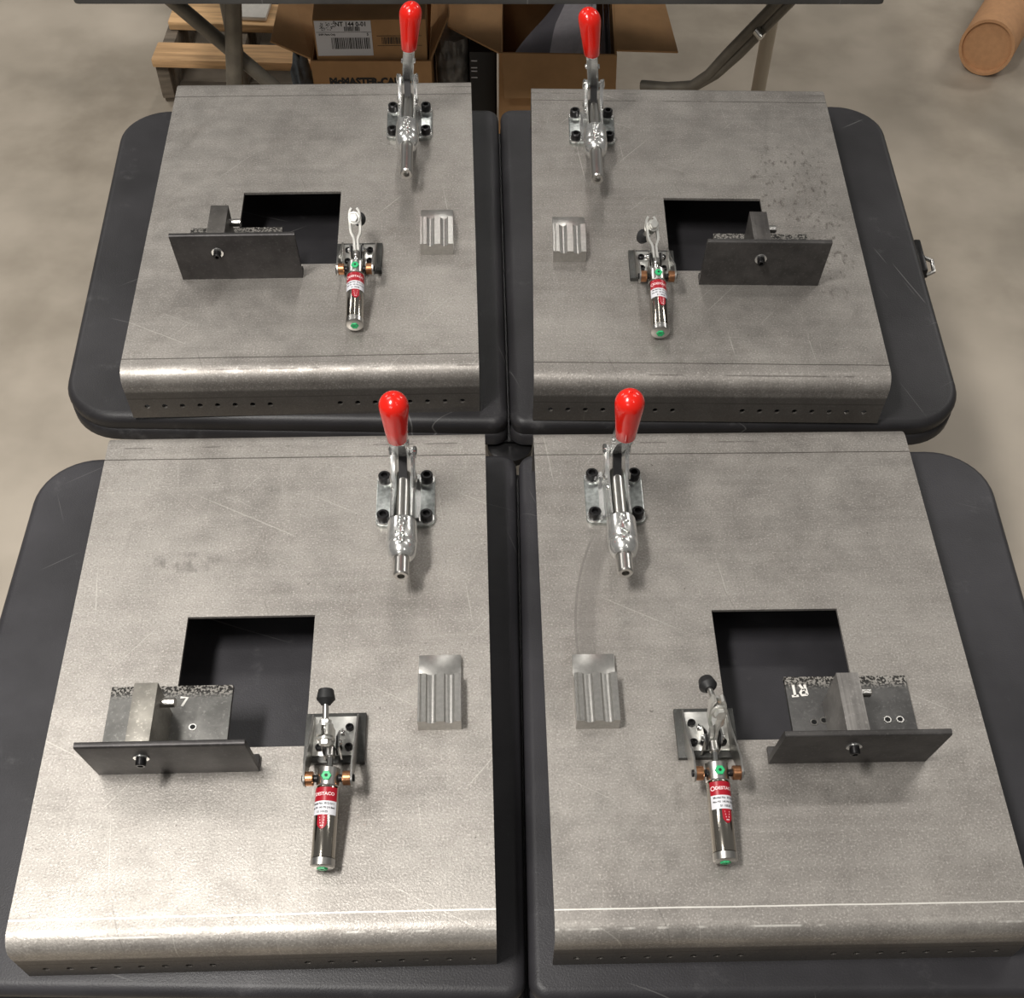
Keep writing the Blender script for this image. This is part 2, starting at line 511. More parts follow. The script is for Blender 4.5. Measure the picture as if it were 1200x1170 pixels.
def slab(bm, pts, z0, z1, edge=0.0, lip=False, n=4):
    """rounded-edge slab from outline pts (Vector 2D), top at z1"""
    levels = [(0.0, z0)]
    if lip:
        levels += [(0.0, z0 + 0.016), (0.003, z0 + 0.019)]
    if edge:
        for k in range(n + 1):
            t = PI / 2 * k / n
            levels.append((edge * (1 - math.cos(t)), z1 - edge + edge * math.sin(t)))
    else:
        levels.append((0.0, z1))
    rings = []
    for d, z in levels:
        q = inset_poly(pts, d) if d else pts
        rings.append([bm.verts.new((p.x, p.y, z)) for p in q])
    N = len(pts)
    for A, Bq in zip(rings, rings[1:]):
        for i in range(N):
            bm.faces.new([A[i], A[(i + 1) % N], Bq[(i + 1) % N], Bq[i]])
    bm.faces.new(rings[0][::-1])
    bm.faces.new(rings[-1])

def hexpts(cx, cy, r, rot=0.0):
    return [(cx + r * math.cos(PI / 3 * k + rot), cy + r * math.sin(PI / 3 * k + rot)) for k in range(6)]

def text_mesh(body, size, bold=0.0, align='CENTER'):
    cu = bpy.data.curves.new('lettering', 'FONT')
    cu.body = body
    cu.size = size
    cu.align_x = align
    cu.align_y = 'CENTER'
    cu.offset = bold
    cu.resolution_u = 2
    o = bpy.data.objects.new('lettering', cu)
    COL.objects.link(o)
    bpy.context.view_layer.update()
    me = bpy.data.meshes.new_from_object(o.evaluated_get(bpy.context.evaluated_depsgraph_get()))
    bpy.data.objects.remove(o)
    vs = [v.co.copy() for v in me.vertices]
    fs = [tuple(p.vertices) for p in me.polygons]
    bpy.data.meshes.remove(me)
    return vs, fs

def add_text(bm, body, size, fn, bold=0.0, align='CENTER'):
    vs, fs = text_mesh(body, size, bold, align)
    V = [bm.verts.new(fn(v.x, v.y)) for v in vs]
    for f in fs:
        try: bm.faces.new([V[i] for i in f])
        except ValueError: pass

def copy_tree(o, parent=None):
    q = o.copy()
    COL.objects.link(q)
    q.parent = parent
    for ch in list(o.children):
        copy_tree(ch, q)
    return q

# ------------------------------------------------------------------ calibrated layout
H, D, W = 0.0811, 0.6460, 0.508
EDGE = 0.0326
PL = {'RL': (-0.3260, 1.5968, 0.0492), 'RR': (0.2732, 1.5966, 0.0115),
      'FL': (-0.2812, 0.7570, 0.0438), 'FR': (0.2901, 0.7778, 0.0367)}
WHERE = {'RL': 'rear left', 'RR': 'rear right', 'FL': 'front left', 'FR': 'front right'}
def on_plate(n, lx, ly):
    x, y, th = PL[n]
    cc, ss = math.cos(th), math.sin(th)
    return Vector((x + cc * lx - ss * ly, y + ss * lx + cc * ly, H)), th

FLOOR = -0.74

# ------------------------------------------------------------------ setting
bm = B()
box(bm, -7, 7, -3, 11, FLOOR - 0.1, FLOOR)
tag(obj('floor', bm, 'concrete'), kind='structure')

# ------------------------------------------------------------------ folding tables
TOPT = 0.046
def table_legs(root, cx0, cx1, y0, y1):
    for x in (cx0, cx1):
        for y in (y0, y1):
            b = B(); tube(b, [(x, y, FLOOR), (x, y, -TOPT + 0.004)], 0.0125); obj('leg', b, 'tube_steel', root, 40)
        b = B(); tube(b, [(x, y0, FLOOR + 0.16), (x, y1, FLOOR + 0.16)], 0.010); obj('crossbar', b, 'tube_steel', root, 40)

def fold_table(name, label, left, rightp, mat):
    root = empty(name, (0, 0, 0))
    tag(root, label, 'table', 'black folding tables under the steel plates')
    for q, rad in ((left, (0.085, 0.022, 0.022, 0.085)), (rightp, (0.022, 0.085, 0.085, 0.022))):
        pts = round_poly(q, rad, 10)
        b = B(); slab(b, pts, -TOPT, 0.0, 0.013, True, 6)
        o = obj('tabletop', b, mat, root, 50)
    return root

# corner order: front-left, front-right, rear-right, rear-left (metres)
rear = fold_table('folding_table', 'black fold-in-half plastic table under the two rear steel plates',
                  [(-0.674, 1.230), (-0.0125, 1.2325), (-0.0440, 2.026), (-0.7230, 2.003)],
                  [(-0.0090, 1.2325), (0.668, 1.247), (0.656, 2.060), (-0.0405, 2.026)], 'tabletop_b')
front = fold_table('folding_table', 'black fold-in-half plastic table under the two front steel plates',
                   [(-0.668, 0.372), (0.0205, 0.375), (0.0000, 1.174), (-0.677, 1.150)],
                   [(0.0240, 0.375), (0.690, 0.392), (0.680, 1.199), (0.0035, 1.174)], 'tabletop')
table_legs(rear, -0.56, 0.54, 1.36, 1.88)
table_legs(front, -0.54, 0.56, 0.50, 1.04)
for rt, (a0, a1) in ((rear, ((-0.0105, 1.24), (-0.042, 2.02))), (front, ((0.022, 0.385), (0.002, 1.165)))):
    b = B(); strip(b, [(a0[0], a0[1], -0.0475), (a1[0], a1[1], -0.0475)], (0.05, 0, 0), 0.002)
    obj('seam_blocker', b, 'black_oxide', rt)  # added strip, blocks the view through the gap so the seam stays black
# fold hinge under the rear table's seam, and its side latch
for rt, y in ((rear, 1.236), (front, 1.166)):
    b = B()
    lathe(b, [(0, 0), (0, 0.034), (0.012, 0.034), (0.014, 0.030), (0.014, 0)], (-0.010 if rt is rear else 0.003, y + (0.005 if rt is rear else -0.02), -0.066), (0, 0, 1), 24)
    obj('hinge', b, 'black_oxide', rt, 40)
b = B()
box(b, 0.664, 0.676, 1.61, 1.69, -0.040, -0.014, 0.003)
la = obj('latch', b, 'black_oxide', rear, 40)
b = B()
tube(b, [(0.675, 1.612, -0.027), (0.690, 1.622, -0.027), (0.692, 1.650, -0.027), (0.676, 1.662, -0.027)], 0.0035, 8)
obj('latch_hook', b, 'satin', la, 40)

# third table behind, seen from above its front edge
third = empty('folding_table', (0, 0, 0))
tag(third, 'dark grey table behind the others, only its front edge and legs in view', 'table')
pts = round_poly([(-0.925, 2.442), (0.748, 2.494), (0.724, 3.254), (-0.949, 3.202)], (0.012, 0.012, 0.012, 0.012), 4)
b = B(); slab(b, pts, -TOPT, 0.0, 0.006, True); obj('tabletop', b, 'tabletop_c', third, 50)
b = B(); tube(b, [(-0.622, 2.60, -TOPT), (-0.690, 2.625, -0.42), (-0.745, 2.64, FLOOR)], 0.0195, 16); obj('leg', b, 'tube_steel', third, 40)
b = B(); tube(b, [(-0.732, 2.60, -TOPT), (-0.790, 2.62, -0.11), (-0.585, 2.66, -0.345)], 0.0165, 14)
obj('brace', b, 'tube_steel', third, 40)
b = B(); tube(b, [(-0.772, 3.10, -TOPT), (-0.772, 3.10, FLOOR)], 0.0195, 16); obj('leg', b, 'tube_steel', third, 40)
for dx in (0.0, 0.026):
    b = B()
    tube(b, [(0.600 + dx, 2.62, -TOPT), (0.560 + dx, 2.62, -0.10), (0.470 + dx, 2.66, -0.245), (0.438 + dx * 0.6, 2.68, -0.305), (0.405 + dx * 0.3, 2.70, -0.345), (0.35, 2.72, -0.362), (0.29, 2.75, -0.375)], 0.012, 12)
    obj('brace', b, 'tube_steel', third, 40)
b = B(); tube(b, [(0.645, 3.12, -TOPT), (0.655, 3.12, FLOOR)], 0.020, 14); obj('leg', b, 'pale_pipe', third, 40)
b = B(); lathe(b, [(0, 0), (0, 0.011), (0.020, 0.011), (0.022, 0.006), (0.022, 0)], (0.520, 2.63, -0.175), (0.6, -0.5, -0.4), 10); obj('clip', b, 'satin', third, 40)

# ------------------------------------------------------------------ steel channel plates
def channel_plate(n):
    t, r = 0.0038, 0.022
    yo = D / 2 + EDGE
    yb = D / 2 + 0.050
    prof = [(-yo, 0.0)]
    for k in range(9):
        a = PI - PI / 2 * k / 8
        prof.append((-yo + r + r * math.cos(a), H - r + r * math.sin(a)))
    for k in range(9):
        a = PI / 2 - PI / 2 * k / 8
        prof.append((yb - r + r * math.cos(a), H - r + r * math.sin(a)))
    prof.append((yb, 0.0))
    prof.append((yb - t, 0.0))
    ri = r - t
    for k in range(9):
        a = PI / 2 * k / 8
        prof.append((yb - r + ri * math.cos(a), H - r + ri * math.sin(a)))
    for k in range(9):
        a = PI / 2 + PI / 2 * k / 8
        prof.append((-yo + r + ri * math.cos(a), H - r + ri * math.sin(a)))
    prof.append((-yo + t, 0.0))
    bm = B()
    prism(bm, prof, 'x', -W / 2, W / 2)
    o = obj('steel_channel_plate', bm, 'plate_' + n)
    # window and the two rows of flange holes, cut out for good
    x0, x1 = (-0.113, 0.0415) if n in ('RL', 'FL') else (-0.0445, 0.1105)
    yr = 0.0555 if n[0] == 'R' else 0.0625
    cb = B()
    box(cb, x0, x1, -0.1215, yr, H - 0.02, H + 0.02)
    for k in list(range(1, 9)) + list(range(12, 20)):
        x = -W / 2 + 0.0254 * k
        cyl(cb, (x, -yo - 0.01, 0.0215), (x, -yo + 0.02, 0.0215), 0.0040, 12)
        cyl(cb, (x, yb - 0.02, 0.0215), (x, yb + 0.01, 0.0215), 0.0040, 12)
    co = obj('cutter', cb, 'socket')
    md = o.modifiers.new('cut', 'BOOLEAN')
    md.object = co
    md.operation = 'DIFFERENCE'
    md.solver = 'EXACT'
    bpy.context.view_layer.update()
    me = bpy.data.meshes.new_from_object(o.evaluated_get(bpy.context.evaluated_depsgraph_get()))
    o.modifiers.clear()
    o.data = me
    me.name = 'steel_channel_plate'
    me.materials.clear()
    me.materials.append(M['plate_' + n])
    for p in me.polygons:
        p.use_smooth = True
    me.set_sharp_from_angle(angle=math.radians(25))
    cm = co.data
    bpy.data.objects.remove(co)
    bpy.data.meshes.remove(cm)
    x, y, th = PL[n]
    o.location = (x, y, 0)
    o.rotation_euler = (0, 0, th)
    return o

PLATE_LABEL = {
    'RL': 'bent steel plate with a square window on the left half of the rear table',
    'RR': 'bent steel plate with dark speckled stains at its right, on the rear table',
    'FL': 'bent steel plate with bright sparkling grain on the left half of the front table',
    'FR': 'bent steel plate with a curved rub mark, on the right half of the front table'}
for n in PL:
    tag(channel_plate(n), PLATE_LABEL[n], 'steel plate', 'bent steel channel plates')

# ------------------------------------------------------------------ push-pull toggle clamps (red grips)
def socket_bolt(root, x, y, z, r=0.0081, h=0.010, washer=True, name='bolt'):
    b = B()
    z0 = z + (0.0022 if washer else 0)
    lathe(b, [(0, 0), (0, r), (h - 0.001, r), (h, r - 0.001), (h, r * 0.58), (h * 0.45, r * 0.52), (h * 0.45, 0)], (x, y, z0), (0, 0, 1), 18)
    o = obj(name, b, 'black_oxide', root, 35)
    if washer:
        b = B(); lathe(b, [(0, 0), (0, r * 1.22), (0.0022, r * 1.22), (0.0022, 0)], (x, y, z), (0, 0, 1), 20)
        obj('washer', b, 'zinc', o, 35)
    return o

def toggle_clamp(n, lx, ly, tip, lean, label):
    loc, th = on_plate(n, lx, ly)
    root = empty('toggle_clamp', loc, th)
    tag(root, label, 'toggle clamp', 'red-gripped push clamps')
    # base plate
    b = B()
    pts = round_poly([(-0.038, 0.0), (0.038, 0.0), (0.038, 0.088), (-0.038, 0.088)], (0.009,) * 4, 6)
    slab(b, pts, 0.0, 0.0052, 0.0012, False, 2)
    obj('base_plate', b, 'base_zinc', root, 40)
    for x in (-0.0277, 0.0277):
        for y in (0.0105, 0.0765):
            socket_bolt(root, x, y, 0.0052)
    # folded frame: one cheek per side with the bend where it leaves the base
    cheek = [(0.004, 0.005), (0.086, 0.005), (0.088, 0.020), (0.080, 0.060), (0.074, 0.070), (0.064, 0.071), (0.057, 0.062),
             (0.040, 0.054), (0.010, 0.052), (-0.026, 0.056), (-0.030, 0.034), (-0.020, 0.020)]
    for sx in (-1, 1):
        b = B(); prism(b, cheek, 'x', sx * 0.0102, sx * 0.0128); 
        prism(b, [(sx * 0.0126, 0.0145), (sx * 0.0145, 0.0092), (sx * 0.020, 0.0052), (sx * 0.0126, 0.0052)], 'y', 0.004, 0.085)
        obj('frame_cheek', b, 'zinc', root, 30)
    # guide barrel
    zc = 0.044
    b = B()
    lathe(b, [(-0.002, 0.0100), (-0.002, 0.0165), (0.0, 0.0182), (0.014, 0.0184), (0.032, 0.0188), (0.0335, 0.0181), (0.035, 0.0188), (0.042, 0.0181),
              (0.048, 0.0165), (0.0525, 0.0140), (0.0545, 0.0115), (0.0545, 0.0098)], (0, -0.031, zc), (0, -1, 0), 32)
    br = obj('guide_barrel', b, 'zinc', root, 35)
    b = B()
    rnd = random.Random(n)
    for k in range(16):
        yy = -0.034 - 0.0026 * k
        xx = 0.0035 * math.sin(k * 1.9) + rnd.uniform(-0.0015, 0.0015)
        rr = rnd.uniform(0.0022, 0.0036)
        lathe(b, [(-rr, 0), (-rr * 0.7, rr * 0.7), (0, rr), (rr * 0.7, rr * 0.7), (rr, 0)], (xx, yy, zc + math.sqrt(max(0, 0.0182 ** 2 - xx * xx)) - 0.0010), (0, 0, 1), 8)
    tag(obj('weld_bead', b, 'chrome', br, 60), kind='stuff')
    # plunger
    b = B()
    L = -tip - 0.080
    lathe(b, [(0, 0.0), (0, 0.0096), (L - 0.0016, 0.0096), (L, 0.0082), (L, 0.0046), (L - 0.010, 0.0044), (L - 0.010, 0)], (0, -0.080, zc), (0, -1, 0), 24)
    obj('plunger', b, 'satin', root, 35)
    b = B(); lathe(b, [(0, 0), (0, 0.0088), (0.086, 0.0088), (0.086, 0)], (0, 0.052, zc), (0, -1, 0), 20); obj('push_rod', b, 'satin', root, 35)
    b = B(); prism(b, [(0.036, 0.050), (0.050, 0.046), (0.076, 0.062), (0.070, 0.071), (0.060, 0.070)], 'x', -0.0052, 0.0052); obj('inner_link', b, 'black_oxide', root, 30)
    # links and rivets
    for sx in (-1, 1):
        b = B()
        for (ya, za), (yb, zb) in [((0.045, 0.044), (0.071, 0.064))]:
            d = Vector((yb - ya, zb - za)).normalized(); q = Vector((-d.y, d.x)) * 0.0065
            poly = []
            for k in range(7):
                a = PI / 2 + PI * k / 6
                poly.append((ya + 0.0065 * (d.x * math.cos(a) - d.y * math.sin(a)), za + 0.0065 * (d.y * math.cos(a) + d.x * math.sin(a))))
            for k in range(7):
                a = -PI / 2 + PI * k / 6
                poly.append((yb + 0.0065 * (d.x * math.cos(a) - d.y * math.sin(a)), zb + 0.0065 * (d.y * math.cos(a) + d.x * math.sin(a))))
            prism(b, poly, 'x', sx * 0.0130, sx * 0.0152)
        obj('link', b, 'zinc', root, 30)
        for (yy, zz, rr, x1) in ((0.045, 0.044, 0.0054, 0.0178), (0.071, 0.064, 0.0078, 0.0185), (0.022, 0.048, 0.0036, 0.0155)):
            b = B(); lathe(b, [(0, 0), (0, rr), (0.003, rr), (0.0045, rr * 0.7), (0.005, 0)], (sx * (x1 - 0.005), yy, zz), (sx, 0, 0), 16)
            obj('rivet', b, 'chrome', root, 40)
    b = B(); cyl(b, (-0.013, 0.071, 0.064), (0.013, 0.071, 0.064), 0.004, 12); obj('pivot_pin', b, 'satin', root, 40)
    # handle: two cheeks, web and red grip; leans sideways by `lean`
    def sh(v): return (v[0] + lean * max(0.0, v[2] - 0.064), v[1], v[2])
    hp = [(0.079, 0.058), (0.066, 0.056), (0.050, 0.080), (0.026, 0.116), (0.010, 0.138), (0.009, 0.150), (0.025, 0.150), (0.036, 0.143), (0.050, 0.122), (0.072, 0.084)]
    b = B()
    prism(b, hp, 'x', -0.0088, -0.0064)
    prism(b, hp, 'x', 0.0064, 0.0088)
    webp = [(0.060, 0.068), (0.026, 0.116), (0.010, 0.138), (0.009, 0.150), (0.018, 0.150), (0.022, 0.139), (0.036, 0.117), (0.068, 0.074)]
    prism(b, webp, 'x', -0.0064, 0.0064)
    for v in b.verts: v.co = sh(v.co)
    hl = obj('handle_lever', b, 'zinc', root, 30)
    b = B(); tube(b, [(-0.0105, 0.033, 0.138), (0.0125, 0.033, 0.138)], 0.0044, 12)
    for v in b.verts: v.co = sh(v.co)
    obj('rivet', b, 'chrome', hl, 40)
    b = B(); tube(b, [(-0.0115, 0.045, 0.108), (0.0115, 0.045, 0.108)], 0.0036, 12)
    for v in b.verts: v.co = sh(v.co)
    obj('rivet', b, 'chrome', hl, 40)
    b = B()
    pr = [(0, 0), (0, 0.0112), (0.0015, 0.0124), (0.020, 0.0140), (0.038, 0.0160), (0.0505, 0.0174)]
    for k in range(1, 9):
        a = PI / 2 * k / 8
        pr.append((0.0525 + 0.0176 * math.sin(a), max(0.0, 0.0176 * math.cos(a)) if k < 8 else 0))
    lathe(b, pr, (0, 0.0165, 0.1425), (0, 0.01, 1), 28)
    for v in b.verts: v.co = sh(v.co)
    g = obj('grip', b, 'red_grip', root, 40)
    b = B(); lathe(b, [(-0.0012, 0.0), (-0.0012, 0.0022), (0.0008, 0.0016), (0.0010, 0)], (0, 0.0165 + 0.0007, 0.1425 + 0.0701), (0, 0.01, 1), 10)
    for v in b.verts: v.co = sh(v.co)
    obj('grip_nub', b, 'red_grip', g, 40)
    return root

toggle_clamp('RL', 0.149, 0.189, -0.157, 0.11, 'red-handled toggle clamp on the rear left plate, plunger far out')
toggle_clamp('RR', -0.1535, 0.191, -0.154, -0.13, 'red-handled toggle clamp on the rear right plate, plunger far out')
toggle_clamp('FL', 0.149, 0.197, -0.112, 0.0, 'red-handled toggle clamp on the front left plate, plunger drawn back')
toggle_clamp('FR', -0.1525, 0.199, -0.112, 0.0, 'red-handled toggle clamp on the front right plate, plunger drawn back')

# ------------------------------------------------------------------ pneumatic clamps
def pneumatic_clamp(n, lx, ly, theta, yaw, label_rot, skew, label, lean=0.0):
    loc, th = on_plate(n, lx, ly)
    root = empty('pneumatic_clamp', loc, th)
    tag(root, label, 'air clamp', 'air-cylinder clamps')
    b = B(); box(b, -0.0345, 0.0345, 0.0, 0.065, 0.0, 0.0062, 0.0008); obj('mounting_plate', b, 'pneu_base', root, 30)
    b = B(); box(b, -0.0245, 0.0245, 0.008, 0.059, 0.0062, 0.0084, 0.0005); obj('clamp_base', b, 'bright_base', root, 30)
    for x in (-0.0165, 0.0165):
        for y in (0.0175, 0.0430):
            socket_bolt(root, x, y, 0.0084, 0.0046, 0.005, False)
    # side arms down to the trunnion
    ty, tz = -0.037, 0.0385
    arm = [(0.060, 0.0062), (0.060, 0.012), (0.030, 0.022), (-0.020, 0.047)]
    for k in range(9):
        a = math.radians(110) + math.radians(200) * k / 8
        arm.append((ty + 0.0095 * math.cos(a), tz + 0.0095 * math.sin(a)))
    arm += [(-0.010, 0.016), (0.006, 0.0062)]
    for sx in (-1, 1):
        b = B(); prism(b, arm, 'x', sx * 0.0245, sx * 0.0266); obj('side_arm', b, 'satin', root, 30)
        b = B(); lathe(b, [(0, 0.004), (0, 0.0072), (0.0008, 0.0080), (0.0082, 0.0080), (0.009, 0.0072), (0.009, 0.004)], (sx * 0.0158, ty, tz), (sx, 0, 0), 24)
        obj('bushing', b, 'bronze', root, 35)
        b = B(); cyl(b, (sx * 0.011, ty, tz), (sx * 0.0285, ty, tz), 0.0042, 14, 0.0006); obj('trunnion_pin', b, 'black_oxide', root, 35)
    # cylinder
    h0 = Vector((0.0, -0.0235, 0.0345)); t0 = Vector((skew, -0.132, 0.0158))
    ax = (t0 - h0).normalized(); L = (t0 - h0).length; R = 0.0131
    a, xr, yr = frame(ax, (1, 0, 0))
    upv = yr if yr.z > 0 else -yr
    def P(s_, phi, r): return h0 + a * s_ + xr * (r * math.sin(phi)) + upv * (r * math.cos(phi))
    b = B(); lathe(b, [(0, 0.004), (0, 0.0120), (0.001, R), (0.0205, R), (0.0215, R - 0.0008), (0.0215, 0)], h0, ax, 36); obj('cylinder_head', b, 'satin', root, 35)
    b = B(); lathe(b, [(0.0215, 0), (0.0215, R - 0.0009), (0.0225, R - 0.0003), (L - 0.010, R - 0.0003), (L - 0.0096, R - 0.0012), (L - 0.009, 0)], h0, ax, 40)
    tb = obj('cylinder_tube', b, 'stainless', root, 35)
    b = B(); lathe(b, [(L - 0.0092, 0), (L - 0.0092, R), (L - 0.0015, R), (L - 0.0005, R - 0.0012), (L, R - 0.002), (L, 0)], h0, ax, 36); obj('end_cap', b, 'satin', root, 35)
    b = B()
    lathe(b, [(0, 0), (0, 0.0060), (0.0016, 0.0056), (0.0016, 0.0022), (0.0006, 0.002), (0.0006, 0)], h0 + a * L, ax, 6); obj('end_plug', b, 'green', root)
    b = B()
    q = P(0.0115, label_rot * 0.25, R - 0.0012)
    dirn = (P(0.0115, label_rot * 0.25, 1) - P(0.0115, label_rot * 0.25, 0))
    lathe(b, [(0, 0), (0, 0.0056), (0.0024, 0.0056), (0.0028, 0.0050), (0.0028, 0.0020)], q, dirn, 6)
    pg = obj('port_plug', b, 'green', root)
    b = B(); lathe(b, [(0.0024, 0), (0.0024, 0.0021)], q, dirn, 10)
    obj('plug_hole', b, 'green_dark', pg)
    # wrap-round label
    def patch(s0, s1, half, off, r, nphi=18, taper=None):
        b = B()
        rows = 6
        g = []
        for i in range(rows + 1):
            f = i / rows
            hw = half if taper is None else taper(f)
            g.append([b.verts.new(P(s0 + (s1 - s0) * f, off - hw + 2 * hw * k / nphi, r)) for k in range(nphi + 1)])
        for i in range(rows):
            for k in range(nphi):
                b.faces.new([g[i][k], g[i][k + 1], g[i + 1][k + 1], g[i + 1][k]])
        return b
    lr = label_rot
    rl = obj('red_label', patch(0.0240, 0.0395, 1.25, lr, R + 0.0001), 'label_red', root, 60)
    wl = obj('white_label', patch(0.0395, 0.0548, 1.25, lr, R + 0.0001), 'label_white', root, 60)
    tg = obj('label_tongue', patch(0.0548, 0.0705, 0.42, lr + 0.05, R + 0.0001, 8, lambda f: 0.42 * (1 if f < 0.6 else 1 - ((f - 0.6) / 0.4) ** 2 * 0.75)), 'label_red', root, 60)
    rt = R + 0.0002
    b = B()
    add_text(b, 'DESTACO', 0.0050, lambda x, y: P(0.0318 - y, lr + 0.1 + x / R, rt), 0.00012)
    gpts = []
    for k in range(16):       # ring emblem beside the word
        a0, a1 = 2 * PI * k / 16, 2 * PI * (k + 1) / 16
        vs = [b.verts.new(P(0.0318 - rr * math.sin(aa), lr - 0.98 + rr * math.cos(aa) / R, rt)) for rr, aa in ((0.0018, a0), (0.0018, a1), (0.0027, a1), (0.0027, a0))]
        b.faces.new(vs)
    obj('printed_text', b, 'print_white', rl)
    b = B()
    for k, (tx, ss_) in enumerate((('Model No  812-U-1', 0.0033), ('Max PSI  145 PSI (10 Bar)', 0.0027), ('51 10525', 0.0033))):
        add_text(b, tx, ss_, lambda x, y, k=k: P(0.0425 + 0.0046 * k - y, lr + x / R, rt), 0.00010)
    obj('printed_text', b, 'print_black', wl)
    b = B()
    for k in range(4):
        s_ = 0.0575 + 0.003 * k
        hw = 0.22 - 0.03 * k
        vs = [b.verts.new(P(s_ + ds, lr + 0.05 + dp, rt)) for ds, dp in ((0, -hw), (0, hw), (0.0011, hw), (0.0011, -hw))]
        b.faces.new(vs)
    obj('printed_bars', b, 'print_white', tg)
    # rod, clevis and pivot block
    py, pz = 0.009, 0.036
    b = B(); cyl(b, h0 - a * 0.016, h0 + a * 0.002, 0.0036, 14); obj('piston_rod', b, 'chrome', root, 35)
    b = B(); cb = Vector((0, -0.006, 0.0375)); lathe(b, [(-0.005, 0), (-0.005, 0.0048), (-0.004, 0.0056), (0.0075, 0.0056), (0.0085, 0.0048), (0.0085, 0)], cb, (0, 1, -0.12), 14)
    obj('clevis', b, 'satin', root, 35)
    for sx in (-1, 1):
        b = B()
        prism(b, [(0.002, 0.0084), (0.040, 0.0084), (0.038, 0.018), (0.018, 0.040), (0.010, 0.0425), (0.003, 0.038)], 'x', sx * 0.0084, sx * 0.0104)
        obj('pivot_bracket', b, 'chrome', root, 30)
        b = B(); prism(b, [(-0.004, 0.031), (0.010, 0.030), (0.030, 0.016), (0.034, 0.020), (0.014, 0.041), (-0.002, 0.041)], 'x', sx * 0.0062, sx * 0.0080)
        obj('link', b, 'black_oxide', root, 30)
        for (yy, zz) in ((0.009, 0.036), (0.031, 0.0185)):
            b = B(); lathe(b, [(0, 0), (0, 0.0034), (0.0025, 0.003), (0.0032, 0)], (sx * 0.0102, yy, zz), (sx, 0, 0), 12); obj('rivet', b, 'chrome', root, 40)
    # lever: forked arm (u along the arm, v along the spindle), turned to theta about the pivot
    ct, st_ = math.cos(theta), math.sin(theta)
    def A_(x, u, v): return Vector((x + lean * u, py + u * ct + v * st_, pz + u * st_ - v * ct))
    for sx in (-1, 1):
        b = B()
        path = [A_(sx * 0.0026, -0.004, 0), A_(sx * 0.0026, 0.014, 0), A_(sx * 0.0036, 0.018, 0), A_(sx * 0.0066, 0.024, 0), A_(sx * 0.0074, 0.029, 0), A_(sx * 0.0074, 0.049, 0), A_(sx * 0.0062, 0.054, 0), A_(sx * 0.0038, 0.0575, 0)]
        strip(b, path, A_(0, 0, 0.011) - A_(0, 0, 0), 0.0032)
        obj('lever_arm', b, 'bright_base', root, 40)
    yw = Vector((math.sin(yaw), 0, 0))
    o_ = A_(0, 0.044, 0)
    vd = ((A_(0, 0, 1) - A_(0, 0, 0)) * math.cos(yaw) + yw).normalized()
    b = B(); cyl(b, o_ - vd * 0.014, o_ + vd * 0.034, 0.0034, 14, 0.0004); sd = obj('spindle', b, 'satin', root, 35)
    for s0, s1 in ((-0.0085, -0.0060), (0.0060, 0.0085)):
        b = B(); lathe(b, [(s0, 0), (s0, 0.0086), (s1, 0.0086), (s1, 0)], o_, vd, 24); obj('flange_washer', b, 'bright_base', sd, 35)
    for s0, s1 in ((-0.0145, -0.0085), (0.0085, 0.0140)):
        b = B(); lathe(b, [(s0, 0), (s0, 0.0058), (s0 + 0.001, 0.0066), (s1 - 0.001, 0.0066), (s1, 0.0058), (s1, 0)], o_, vd, 6); obj('nut', b, 'bright_base', sd)
    b = B()
    lathe(b, [(0.0305, 0), (0.0305, 0.0052), (0.0320, 0.0062), (0.0365, 0.0100), (0.0372, 0.0102), (0.0468, 0.0084), (0.0478, 0.0076), (0.0478, 0)], o_, vd, 24)
    obj('rubber_tip', b, 'rubber', sd, 22)
    return root

R_ = math.radians
pneumatic_clamp('RL', 0.0768, -0.147, R_(52), 0.08, 0.10, 0.0, 'pneumatic clamp with red and white label beside the rear left window')
pneumatic_clamp('RR', -0.0735, -0.147, R_(34), -0.20, 0.22, 0.001, 'pneumatic clamp with red and white label beside the rear right window', -0.14)
pneumatic_clamp('FL', 0.0757, -0.147, R_(105), 0.0, -0.22, -0.004, 'pneumatic clamp beside the front left window, black rubber tip pointing back')
pneumatic_clamp('FR', -0.0715, -0.147, R_(72), -0.12, 0.30, 0.001, 'pneumatic clamp beside the front right window, arm and black rubber tip raised')

